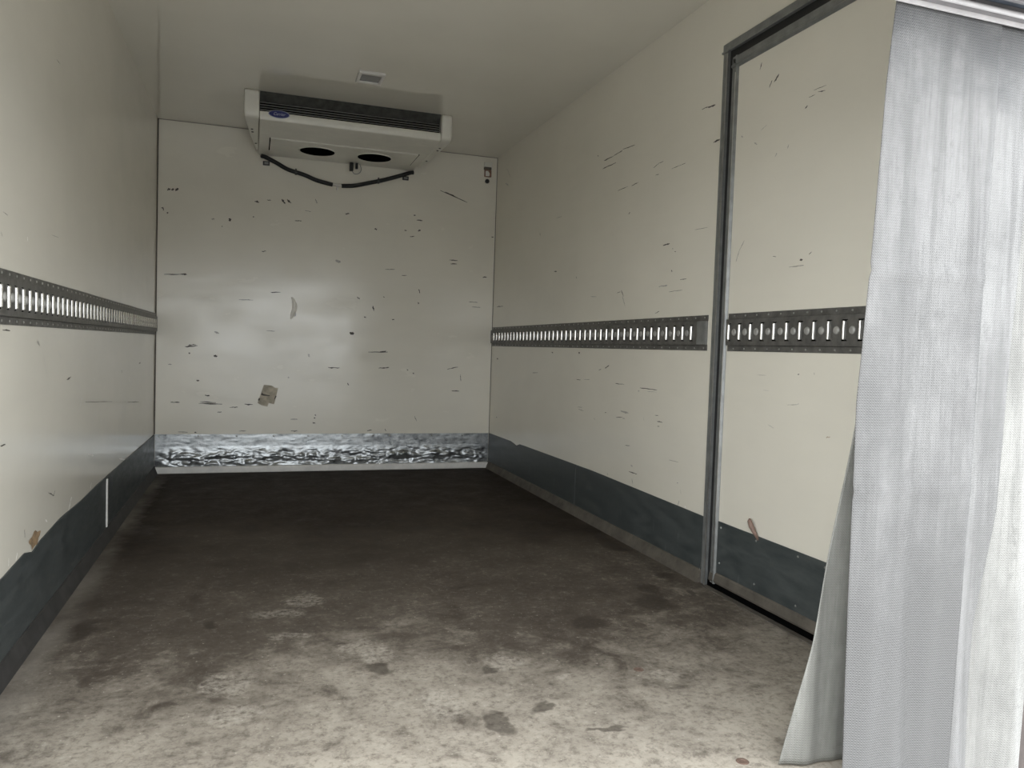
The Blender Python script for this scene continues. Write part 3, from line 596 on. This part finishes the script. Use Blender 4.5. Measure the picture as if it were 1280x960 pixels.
m_screw = plain('rusty_screw', (.13, .085, .065), .6, 0, .4, 90)
# screw heads in the floor
for (x, y, l_) in ((1.571, 1.341, 'nearest the curtain'), (1.58, 1.82, 'further in, level with the side door')):
    s_ = MB().lathe([(.014, .0005), (.013, .0015), (.0065, .0018), (.006, .0008)], 16, (x, y, 0), 2).build('floor_screw', m_screw); tag(s_, f'round rusty screw head in the floor {l_}', 'screw', 'floor screws')

# ------------------------------------------------------------------ woven curtain gathered at the right of the rear opening
ct = empty('strip_curtain', (1.95, 1.2, 0)); tag(ct, 'dirty grey-white woven plastic curtain hanging at the right of the opening', 'curtain')
def lerp_pts(pts, z):
    pts = sorted(pts)
    if z <= pts[0][0]: return pts[0][1]
    for (a, va), (b, vb) in zip(pts, pts[1:]):
        if z <= b: return va+(vb-va)*(z-a)/(b-a)
    return pts[-1][1]
def sheet(name, left, right, ybase, mat, z0, z1, amp=.006, freq=9, seed=0, nu=44, nv=110, label=None, creases=()):
    """left/right: (z, x) tables; ybase(u, t) with t = height fraction"""
    v = []; f = []
    for k in range(nv+1):
        z = z0+(z1-z0)*k/nv; xl, xr = lerp_pts(left, z), lerp_pts(right, z); t = k/nv
        for i in range(nu+1):
            u = i/nu; x = xl+(xr-xl)*u
            w = amp*(1-t)**.6*(1.15-.5*t)*(math.sin(x*freq+1.3*math.sin(z*2.2))+.45*math.sin(x*freq*2.3+z*1.7))
            w += (1-t)**.4*(.005*noise.noise((x*7, z*2.2, 0))+.002*noise.noise((x*22, z*6, 4)))
            for (cz, cd) in creases: w += cd*math.exp(-((z-cz)/.006)**2)
            v.append((x, ybase(u, t)+w, z))
    for k in range(nv):
        for i in range(nu):
            a = k*(nu+1)+i; f.append((a, a+1, a+nu+2, a+nu+1))
    o = obj(name, v, f, mat, ct, smooth=True); o.matrix_parent_inverse = ct.matrix_world.inverted()
    so = o.modifiers.new('thickness', 'SOLIDIFY'); so.thickness = .0012
    if label: o['label'] = label
    return o
LA = [(0, 1.709), (.04, 1.707), (.30, 1.698), (.589, 1.691), (.778, 1.688), (1.026, 1.701), (1.378, 1.714), (1.56, 1.730)]
RA = [(0, 1.965), (.277, 1.971), (.55, 1.978), (1.036, 1.990), (1.56, 2.000)]
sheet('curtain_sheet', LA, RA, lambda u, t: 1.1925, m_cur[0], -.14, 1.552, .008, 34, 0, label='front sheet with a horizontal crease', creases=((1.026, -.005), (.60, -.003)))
LB = [(0, 1.93), (1.56, 1.955)]; RB = [(0, 2.03), (.30, 2.035), (.55, 2.075), (.80, 2.085), (1.56, 2.11)]
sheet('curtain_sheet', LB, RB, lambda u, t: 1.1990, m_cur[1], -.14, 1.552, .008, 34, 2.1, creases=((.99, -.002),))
LC = [(0, 1.985), (.30, 1.99), (1.56, 2.05)]; RC = [(-.14, 2.178), (0, 2.184), (.12, 2.191), (.22, 2.197), (.5, 2.199), (1.56, 2.199)]
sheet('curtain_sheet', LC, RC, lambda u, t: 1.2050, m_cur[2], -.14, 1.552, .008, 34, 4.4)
LD = [(0, 1.632), (.273, 1.686), (.535, 1.724), (.788, 1.757), (1.2, 1.84), (1.56, 1.93)]; RD = [(0, 1.90), (.8, 1.93), (1.56, 2.04)]
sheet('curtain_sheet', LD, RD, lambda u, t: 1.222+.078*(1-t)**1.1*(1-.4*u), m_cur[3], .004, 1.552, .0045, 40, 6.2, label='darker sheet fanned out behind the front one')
LE = [(0, 1.735), (.25, 1.755), (.36, 1.765)]; RE = [(0, 1.93), (.36, 1.93)]
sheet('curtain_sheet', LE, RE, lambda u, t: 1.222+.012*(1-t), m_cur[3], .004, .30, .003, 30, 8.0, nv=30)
